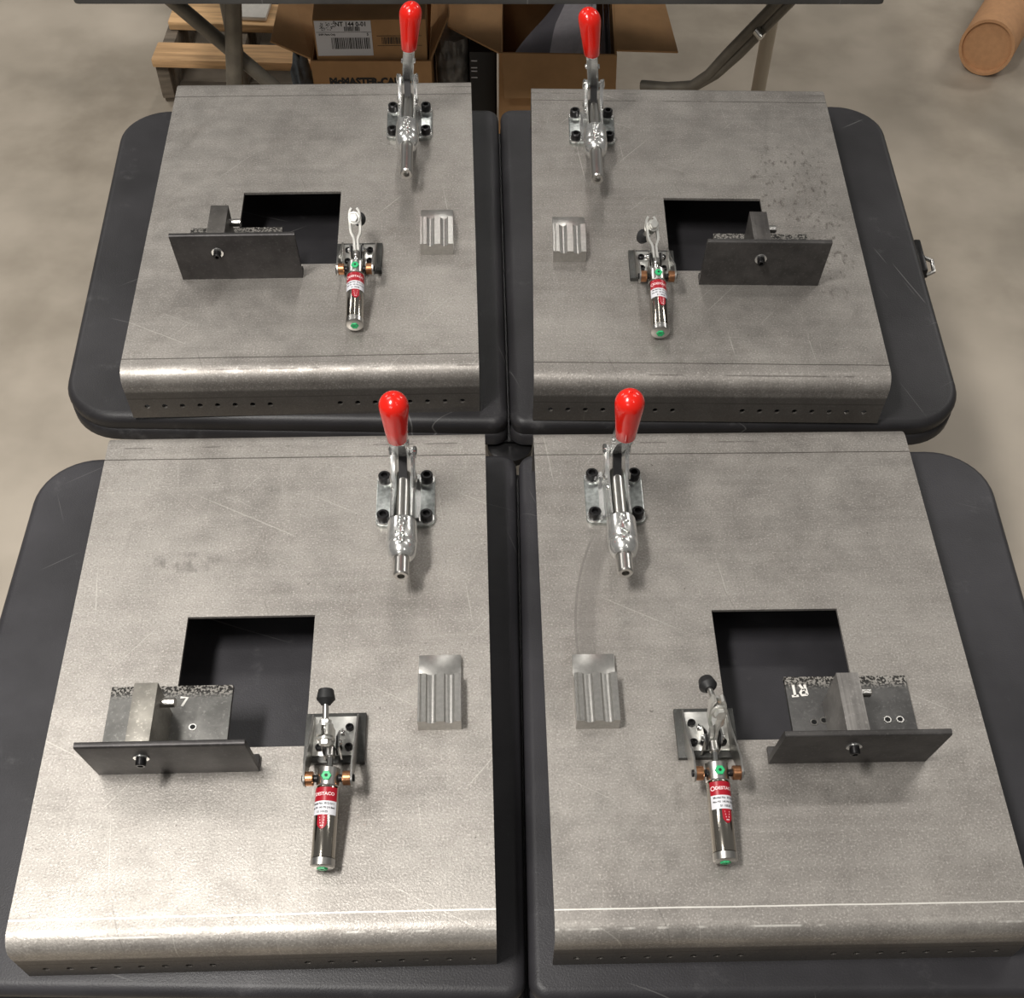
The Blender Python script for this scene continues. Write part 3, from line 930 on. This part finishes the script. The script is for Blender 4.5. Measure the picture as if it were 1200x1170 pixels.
# ------------------------------------------------------------------ dark steel stop brackets by the windows
def stop_bracket(n, lx, base_x, post_x, bolt_x, foot_x, mats, label, mark=None, holes=()):
    loc, th = on_plate(n, lx, -0.151)
    root = empty('stop_bracket', loc, th)
    tag(root, label, 'bracket', 'dark steel stop brackets')
    panel, bar, post = mats
    b = B()
    yb, yt = -0.002, -0.0150
    pts = round_poly([(yb, 0.0), (yb + 0.0075, 0.0), (yt + 0.0075, 0.0845), (yt, 0.0845)], (0.0, 0.0, 0.0018, 0.0028), 3)
    prism(b, [(p.x, p.y) for p in pts], 'x', -0.0897, 0.0897)
    pn = obj('upright_panel', b, panel, root, 40)
    b = B(); box(b, foot_x[0], foot_x[1], 0.0035, 0.0175, 0.0, 0.0065, 0.001); obj('panel_foot', b, panel, root, 30)
    b = B(); box(b, base_x[0], base_x[1], 0.004, 0.1105, 0.0002, 0.0065, 0.0006); bp = obj('base_bar', b, bar, root, 30)
    b = B(); box(b, post_x[0], post_x[1], -0.002, 0.0740, 0.0065, 0.0710, 0.0005); ps = obj('post_block', b, post, root, 30)
    b = B(); cyl(b, (post_x[1] - 0.002, 0.0595, 0.0515), (post_x[1] + 0.0165, 0.0595, 0.0515), 0.0056, 20, 0.001); obj('dowel_pin', b, 'satin', root, 35)
    yf = yb + (yt - yb) * 0.053 / 0.0845
    b = B(); lathe(b, [(0, 0), (0, 0.0086), (0.0020, 0.0086), (0.0020, 0)], (bolt_x, yf + 0.0005, 0.053), (0, -1, -0.15), 22); wsh = obj('washer', b, 'zinc', root, 35)
    b = B(); lathe(b, [(0, 0), (0, 0.0056), (0.0085, 0.0056), (0.0095, 0.0048), (0.0095, 0.0030), (0.005, 0.0028), (0.005, 0)], (bolt_x, yf - 0.001, 0.053), (0, -1, -0.15), 18); obj('bolt', b, 'black_oxide', root, 35)
    for (hx, hy) in holes:
        b = B(); lathe(b, [(0.0, 0), (0.0, 0.0048), (0.0006, 0.0044), (0.0006, 0.0032), (0.0001, 0.0030), (0.0001, 0)], (hx, hy, 0.0065), (0, 0, 1), 16)
        hr = obj('bolt_hole', b, 'satin', root, 35)
        b = B(); lathe(b, [(0.0002, 0), (0.0002, 0.0031)], (hx, hy, 0.0065), (0, 0, 1), 14); obj('bore', b, 'socket', hr)
    if mark:
        b = B()
        for st in mark:
            strip(b, [(x, y, 0.0068) for x, y in st], (0, 0, 0.0004), 0.0030)
        obj('painted_mark', b, 'paint_white', root)
    return root

stop_bracket('RL', -0.0965, (-0.089, 0.052), (-0.041, -0.0150), -0.0265, (0.052, 0.0895), ('dark_steel', 'bar_RL', 'post_RL'),
             'dark steel stop bracket with upright panel at the rear left window')
stop_bracket('RR', 0.0850, (-0.059, 0.086), (-0.0185, 0.0070), -0.0075, (-0.0895, -0.059), ('dark_steel_b', 'bar_FR', 'post_RR'),
             'dark steel stop bracket with upright panel at the rear right window')
stop_bracket('FL', -0.0975, (-0.090, 0.051), (-0.0415, -0.0155), -0.0270, (0.051, 0.0895), ('dark_steel', 'bar_FL', 'post_FL'),
             'dark steel stop bracket with pale post block over the front left window',
             mark=[[(-0.0085, 0.094), (-0.0005, 0.0935), (-0.0055, 0.082)]], holes=[(0.010, 0.054)])
RT = [[(-0.0480, 0.0985), (-0.0475, 0.0835)], [(-0.0515, 0.0832), (-0.0435, 0.0838)],
      [(-0.0330, 0.0850), (-0.0345, 0.0990)], [(-0.0330, 0.0850), (-0.0395, 0.0845), (-0.0410, 0.0880), (-0.0385, 0.0915), (-0.0338, 0.0920)], [(-0.0365, 0.0918), (-0.0405, 0.0990)]]
stop_bracket('FR', 0.0855, (-0.057, 0.087), (-0.0175, 0.0075), -0.0075, (-0.0895, -0.057), ('dark_steel_b', 'bar_FR', 'post_FR'),
             'dark steel stop bracket marked in white paint over the front right window',
             mark=RT, holes=[(-0.0310, 0.048), (-0.0195, 0.050), (0.0545, 0.050), (0.0690, 0.050)])

# ------------------------------------------------------------------ grooved aluminium rest blocks
def rest_block(n, lx, label, length=0.0655):
    loc, th = on_plate(n, lx, -0.104)
    prof = [(-0.025, 0.0), (0.025, 0.0), (0.025, 0.0195)]
    def groove(c_, hw, depth):
        return [(c_ + hw * math.cos(PI * k / 8), 0.0195 - depth * math.sin(PI * k / 8)) for k in range(9)]
    prof += [(0.0215, 0.0195)] + groove(0.0115, 0.0060, 0.0042) + groove(-0.0095, 0.0060, 0.0042) + [(-0.0205, 0.0195), (-0.0215, 0.0185), (-0.0225, 0.0195), (-0.025, 0.0195)]
    b = B()
    prism(b, prof, 'y', 0.0, length)
    box(b, -0.025, 0.025, length - 0.0005, length + 0.0335, 0.0, 0.0075, 0.0005)
    o = obj('grooved_block', b, 'alu', None, 25)
    o.location = loc
    o.rotation_euler = (0, 0, th)
    tag(o, label, 'metal block', 'grooved aluminium blocks')
rest_block('RL', 0.1948, 'grooved aluminium block on the rear left plate')
rest_block('RR', -0.1985, 'grooved aluminium block on the rear right plate')
rest_block('FL', 0.1945, 'grooved aluminium block on the front left plate')
rest_block('FR', -0.1950, 'grooved aluminium block on the front right plate')

# ------------------------------------------------------------------ things on the floor behind
# pallet
pal = empty('wooden_pallet', (-0.84, 3.35, FLOOR), -0.02)
tag(pal, 'wooden pallet on the floor behind the rear table at the left', 'pallet')
def plank(x0, x1, y0, y1, z0, z1, mat, name='plank'):
    b = B(); box(b, x0, x1, y0, y1, z0, z1, 0.004)
    for v in b.verts:
        v.co.z += 0.004 * noise.noise(v.co * 9)
        v.co.y += 0.006 * noise.noise(v.co * 7 + Vector((3, 1, 0)))
    obj(name, b, mat, pal, 40)
plank(-0.205, 0.245, -0.135, -0.040, 0.118, 0.142, 'wood')
plank(-0.195, 0.245, 0.055, 0.175, 0.118, 0.142, 'wood_b')
plank(-0.195, 0.245, 0.28, 0.38, 0.118, 0.142, 'wood')
plank(-0.195, 0.245, 0.48, 0.58, 0.118, 0.142, 'wood_b')
for x in (-0.205, 0.0, 0.205):
    plank(x, x + 0.036, -0.115, 0.58, 0.018, 0.118, 'wood_grey', 'stringer')
plank(-0.205, 0.245, -0.10, -0.02, 0.0, 0.018, 'wood_grey', 'bottom_board')
plank(-0.205, 0.245, 0.44, 0.54, 0.0, 0.018, 'wood_grey', 'bottom_board')

# white sheet lying on the second plank
b = B(); box(b, -0.055, 0.055, -0.05, 0.16, 0.0, 0.012, 0.003)
o = obj('foam_sheet', b, 'white_board', None, 40); o.location = (-0.80, 3.475, FLOOR + 0.143); o.rotation_euler = (0, 0, -0.05)
tag(o, 'small white sheet lying on the pallet behind the table leg', 'sheet')

# crumpled cloth at the end of the front plank
b = B()
bmesh.ops.create_icosphere(b, subdivisions=4, radius=0.05)
for v in b.verts:
    n_ = v.co.normalized()
    v.co = Vector((n_.x * 0.030, n_.y * 0.035, n_.z * 0.140)) * (1 + 0.32 * noise.noise(n_ * 2.6 + Vector((4, 0, 0))) + 0.14 * noise.noise(n_ * 7))
o = obj('crumpled_cloth', b, 'blue_cloth', None, 80); o.location = (-0.585, 2.96, FLOOR + 0.205)
# stands on a small stack beside the carton
tag(o, 'crumpled blue grey cloth tucked beside the open brown carton', 'cloth')
o.location = (-0.592, 3.03, FLOOR + 0.140)

def carton(name, loc, rz, w, d, h, flaps, label, mat='cardboard', inside='cardboard_in'):
    root = empty(name, loc, rz)
    tag(root, label, 'box', None)
    t = 0.005
    for nm, (x0, x1, y0, y1) in (('front_wall', (-w / 2, w / 2, 0, t)), ('back_wall', (-w / 2, w / 2, d - t, d)), ('side_wall', (-w / 2, -w / 2 + t, t, d - t)), ('side_wall', (w / 2 - t, w / 2, t, d - t))):
        b = B(); box(b, x0, x1, y0, y1, 0, h); obj(nm, b, mat, root)
    b = B(); box(b, -w / 2 + t, w / 2 - t, t, d - t, 0, t); obj('bottom', b, inside, root)
    for poly in flaps:
        b = B()
        P4 = [Vector(p) for p in poly]
        nn = (P4[1] - P4[0]).cross(P4[2] - P4[0]).normalized() * 0.002
        A = [b.verts.new(p + nn) for p in P4]; C_ = [b.verts.new(p - nn) for p in P4]
        b.faces.new(A); b.faces.new(C_[::-1])
        for i in range(len(P4)):
            j = (i + 1) % len(P4)
            b.faces.new([A[i], A[j], C_[j], C_[i]])
        obj('flap', b, mat, root)
    return root

# left carton, printed front, holding a smaller labelled box
cw, cd, ch = 0.305, 0.34, 0.325
c1 = carton('cardboard_box', (-0.386, 2.905, FLOOR), 0.03, cw, cd, ch, [
    [(-cw / 2, 0.01, ch), (-cw / 2, cd - 0.01, ch), (-cw / 2 - 0.085, cd + 0.01, ch + 0.045), (-cw / 2 - 0.100, 0.035, ch + 0.030)],
    [(cw / 2, 0.01, ch), (cw / 2, cd - 0.01, ch), (cw / 2 + 0.040, cd, ch + 0.075), (cw / 2 + 0.046, 0.10, ch + 0.060)],
    [(-cw / 2, cd, ch), (cw / 2, cd, ch), (cw / 2 - 0.01, cd + 0.03, ch + 0.14), (-cw / 2 + 0.01, cd + 0.03, ch + 0.14)]],
    'open brown carton with black printed name on its front, left of the pair')
b = B()
add_text(b, 'McMASTER-CARR', 0.0255, lambda x, y: Vector((-0.012 + x, -0.0006, ch - 0.053 + y)), 0.0016)
obj('printed_text', b, 'print_black', c1)
# the labelled box inside
ib = empty('shipping_box', (-0.383, 2.918, FLOOR + ch - 0.19), 0.045)
tag(ib, 'smaller brown box with a white shipping label, inside the left carton', 'box')
b = B(); box(b, -0.140, 0.140, 0, 0.150, 0.0, 0.286, 0.002); obj('carton_body', b, 'cardboard', ib, 40)
b = B(); box(b, -0.136, 0.004, -0.0012, 0.0, 0.198, 0.284); lb = obj('white_label', b, 'label_white', ib)
b = B()
add_text(b, 'NT 144 0-01', 0.0150, lambda x, y: Vector((-0.046 + x, -0.0016, 0.2755 + y)), 0.0004)
add_text(b, 'SHIP: Parts Only', 0.0062, lambda x, y: Vector((-0.128 + x, -0.0016, 0.2505 + y)), 0.0002, 'LEFT')
add_text(b, '5', 0.0090, lambda x, y: Vector((-0.006 + x, -0.0016, 0.2505 + y)), 0.0003)
for (x0, x1, z0, z1, sd) in ((-0.098, -0.002, 0.215, 0.243, 2), (-0.063, -0.026, 0.259, 0.270, 5)):
    rr = random.Random(sd); x = x0
    while x < x1:
        wd = rr.choice((0.0010, 0.0018, 0.0026))
        vs = [b.verts.new(p) for p in ((x, -0.0016, z0), (x + wd, -0.0016, z0), (x + wd, -0.0016, z1), (x, -0.0016, z1))]
        b.faces.new(vs); x += wd + rr.choice((0.0010, 0.0018))
vs = [b.verts.new(p) for p in ((-0.134, -0.0016, 0.2562), (0.003, -0.0016, 0.2562), (0.003, -0.0016, 0.2570), (-0.134, -0.0016, 0.2570))]; b.faces.new(vs)
rr = random.Random(11)
for k in range(40):
    x, z = rr.uniform(-0.124, -0.088), rr.uniform(0.2605, 0.282)
    vs = [b.verts.new(p) for p in ((x, -0.0016, z), (x + 0.003, -0.0016, z), (x + 0.003, -0.0016, z + 0.0016), (x, -0.0016, z + 0.0016))]; b.faces.new(vs)
obj('printed_text', b, 'print_black', lb)
b = B()
rr = random.Random(4); x = 0.028
while x < 0.105:
    wd = rr.choice((0.0012, 0.002, 0.003))
    vs = [b.verts.new(p) for p in ((x, -0.0008, 0.226), (x + wd, -0.0008, 0.226), (x + wd, -0.0008, 0.243), (x, -0.0008, 0.243))]
    b.faces.new(vs); x += wd + rr.choice((0.0012, 0.002))
for z in (0.2215, 0.2455):
    vs = [b.verts.new(p) for p in ((0.016, -0.0008, z), (0.128, -0.0008, z), (0.128, -0.0008, z + 0.0012), (0.016, -0.0008, z + 0.0012))]; b.faces.new(vs)
obj('printed_barcode', b, 'print_black', ib)

# right carton with papers
cw, cd, ch = 0.300, 0.33, 0.340
c2 = carton('cardboard_box', (0.088, 2.925, FLOOR), 0.0, cw, cd, ch, [
    [(-cw / 2, 0.0, ch), (-cw / 2, cd, ch), (-cw / 2 - 0.140, cd + 0.01, ch + 0.005), (-cw / 2 - 0.135, 0.115, ch + 0.002)],
    [(cw / 2, 0.02, ch), (cw / 2, cd, ch), (cw / 2 + 0.130, cd, ch - 0.005), (cw / 2 + 0.158, 0.035, ch - 0.010)],
    [(-cw / 2 + 0.008, 0, ch), (cw / 2, 0, ch), (cw / 2 + 0.002, -0.040, ch - 0.086), (-cw / 2 + 0.016, -0.044, ch - 0.092)]],
    'open brown carton holding papers, right of the pair')
def sheet(x_of, y0, y1, zb, zt, mat, name, root, n=14):
    b = B(); g = []
    for i in range(n + 1):
        f = i / n
        g.append([b.verts.new((x_of(f), y, zb + (zt - zb) * f + 0.0)) for y in (y0, y1)])
    for A, Cq in zip(g, g[1:]): b.faces.new([A[0], A[1], Cq[1], Cq[0]])
    bmesh.ops.solidify(b, geom=b.faces[:], thickness=0.0012)
    return obj(name, b, mat, root, 60)
pb = empty('paper_bundle', (0.088, 2.935, FLOOR + 0.006))
tag(pb, 'curled grey papers standing in the right open carton', 'papers')
def curled(name, mat, quad, bulge, n=12):
    b = B(); g = []
    q = [Vector(p) for p in quad]
    for i in range(n + 1):
        f = i / n
        row = []
        for j in range(n + 1):
            h = j / n
            p = (q[0] * (1 - f) + q[1] * f) * (1 - h) + (q[3] * (1 - f) + q[2] * f) * h
            p.z += bulge * math.sin(PI * f) + 0.006 * math.sin(5 * h)
            row.append(b.verts.new(p))
        g.append(row)
    for i in range(n):
        for j in range(n):
            b.faces.new([g[i][j], g[i + 1][j], g[i + 1][j + 1], g[i][j + 1]])
    bmesh.ops.solidify(b, geom=b.faces[:], thickness=0.0015)
    return obj(name, b, mat, pb, 60)
curled('folder', 'paper_dark', [(-0.135, 0.012, 0.285), (0.075, 0.012, 0.300), (0.090, 0.300, 0.322), (-0.005, 0.300, 0.300)], 0.018)
curled('sheet', 'paper', [(-0.040, 0.014, 0.306), (0.092, 0.014, 0.306), (0.098, 0.290, 0.330), (0.030, 0.290, 0.330)], 0.012)
for k in range(3):
    curled('sheet', 'paper', [(0.012 + 0.014 * k, 0.010, 0.300 + 0.007 * k), (0.098, 0.010, 0.316 + 0.006 * k), (0.104, 0.270, 0.336 + 0.004 * k), (0.060 + 0.01 * k, 0.150, 0.330 + 0.004 * k)], 0.010)
sheet(lambda f: 0.100 + 0.026 * math.sin(f * PI * 0.7), 0.010, 0.28, 0.0, 0.335, 'paper', 'sheet', pb)
sheet(lambda f: 0.108 + 0.026 * math.sin(f * PI * 0.7), 0.010, 0.28, 0.0, 0.332, 'paper_dark', 'folder', pb)
sheet(lambda f: 0.114 + 0.026 * math.sin(f * PI * 0.7), 0.010, 0.28, 0.0, 0.335, 'paper', 'sheet', pb)

# film-wrapped goods between the cartons
b = B()
bmesh.ops.create_grid(b, x_segments=22, y_segments=40, size=0.5)
for v in b.verts:
    x, z = v.co.x, v.co.y
    q = 0.010 * noise.noise(Vector((x * 5, z * 9, 1))) + 0.006 * noise.noise(Vector((x * 14, z * 16, 4)))
    v.co = Vector((x * 0.086, -0.028 * (1 - (2 * x) ** 4) + q, (z + 0.5) * 0.32))
ex = bmesh.ops.extrude_face_region(b, geom=b.faces[:])
bmesh.ops.translate(b, verts=[e for e in ex['geom'] if isinstance(e, bmesh.types.BMVert)], vec=(0, 0.16, 0))
o = obj('wrapped_parcel', b, 'grey_plastic', None, 50); o.location = (-0.187, 3.04, FLOOR)
tag(o, 'parcel in wrinkled grey film standing between the two cartons', 'parcel')
bx = empty('slim_carton', (-0.106, 3.00, FLOOR), 0.0)
tag(bx, 'slim black carton with white lines wedged beside the right carton', 'box')
b = B(); box(b, -0.034, 0.034, 0, 0.16, 0, 0.30, 0.002); obj('carton_body', b, 'black_box', bx, 40)
b = B()
for z in (0.276, 0.258, 0.249, 0.232):
    box(b, -0.030, -0.014, -0.0012, 0.0, z, z + 0.0025)
obj('printed_lines', b, 'label_white', bx)

# cardboard tube on the floor at the right
b = B()
lathe(b, [(0.012, 0), (0.012, 0.070), (0, 0.072), (0, 0.080), (0.75, 0.080), (0.75, 0)], (1.375, 3.46, FLOOR + 0.0825), (0.50, 0.95, 0.0), 32)
o = obj('cardboard_tube', b, 'kraft', None, 40)
tag(o, 'brown cardboard tube lying on the floor at the top right', 'tube')
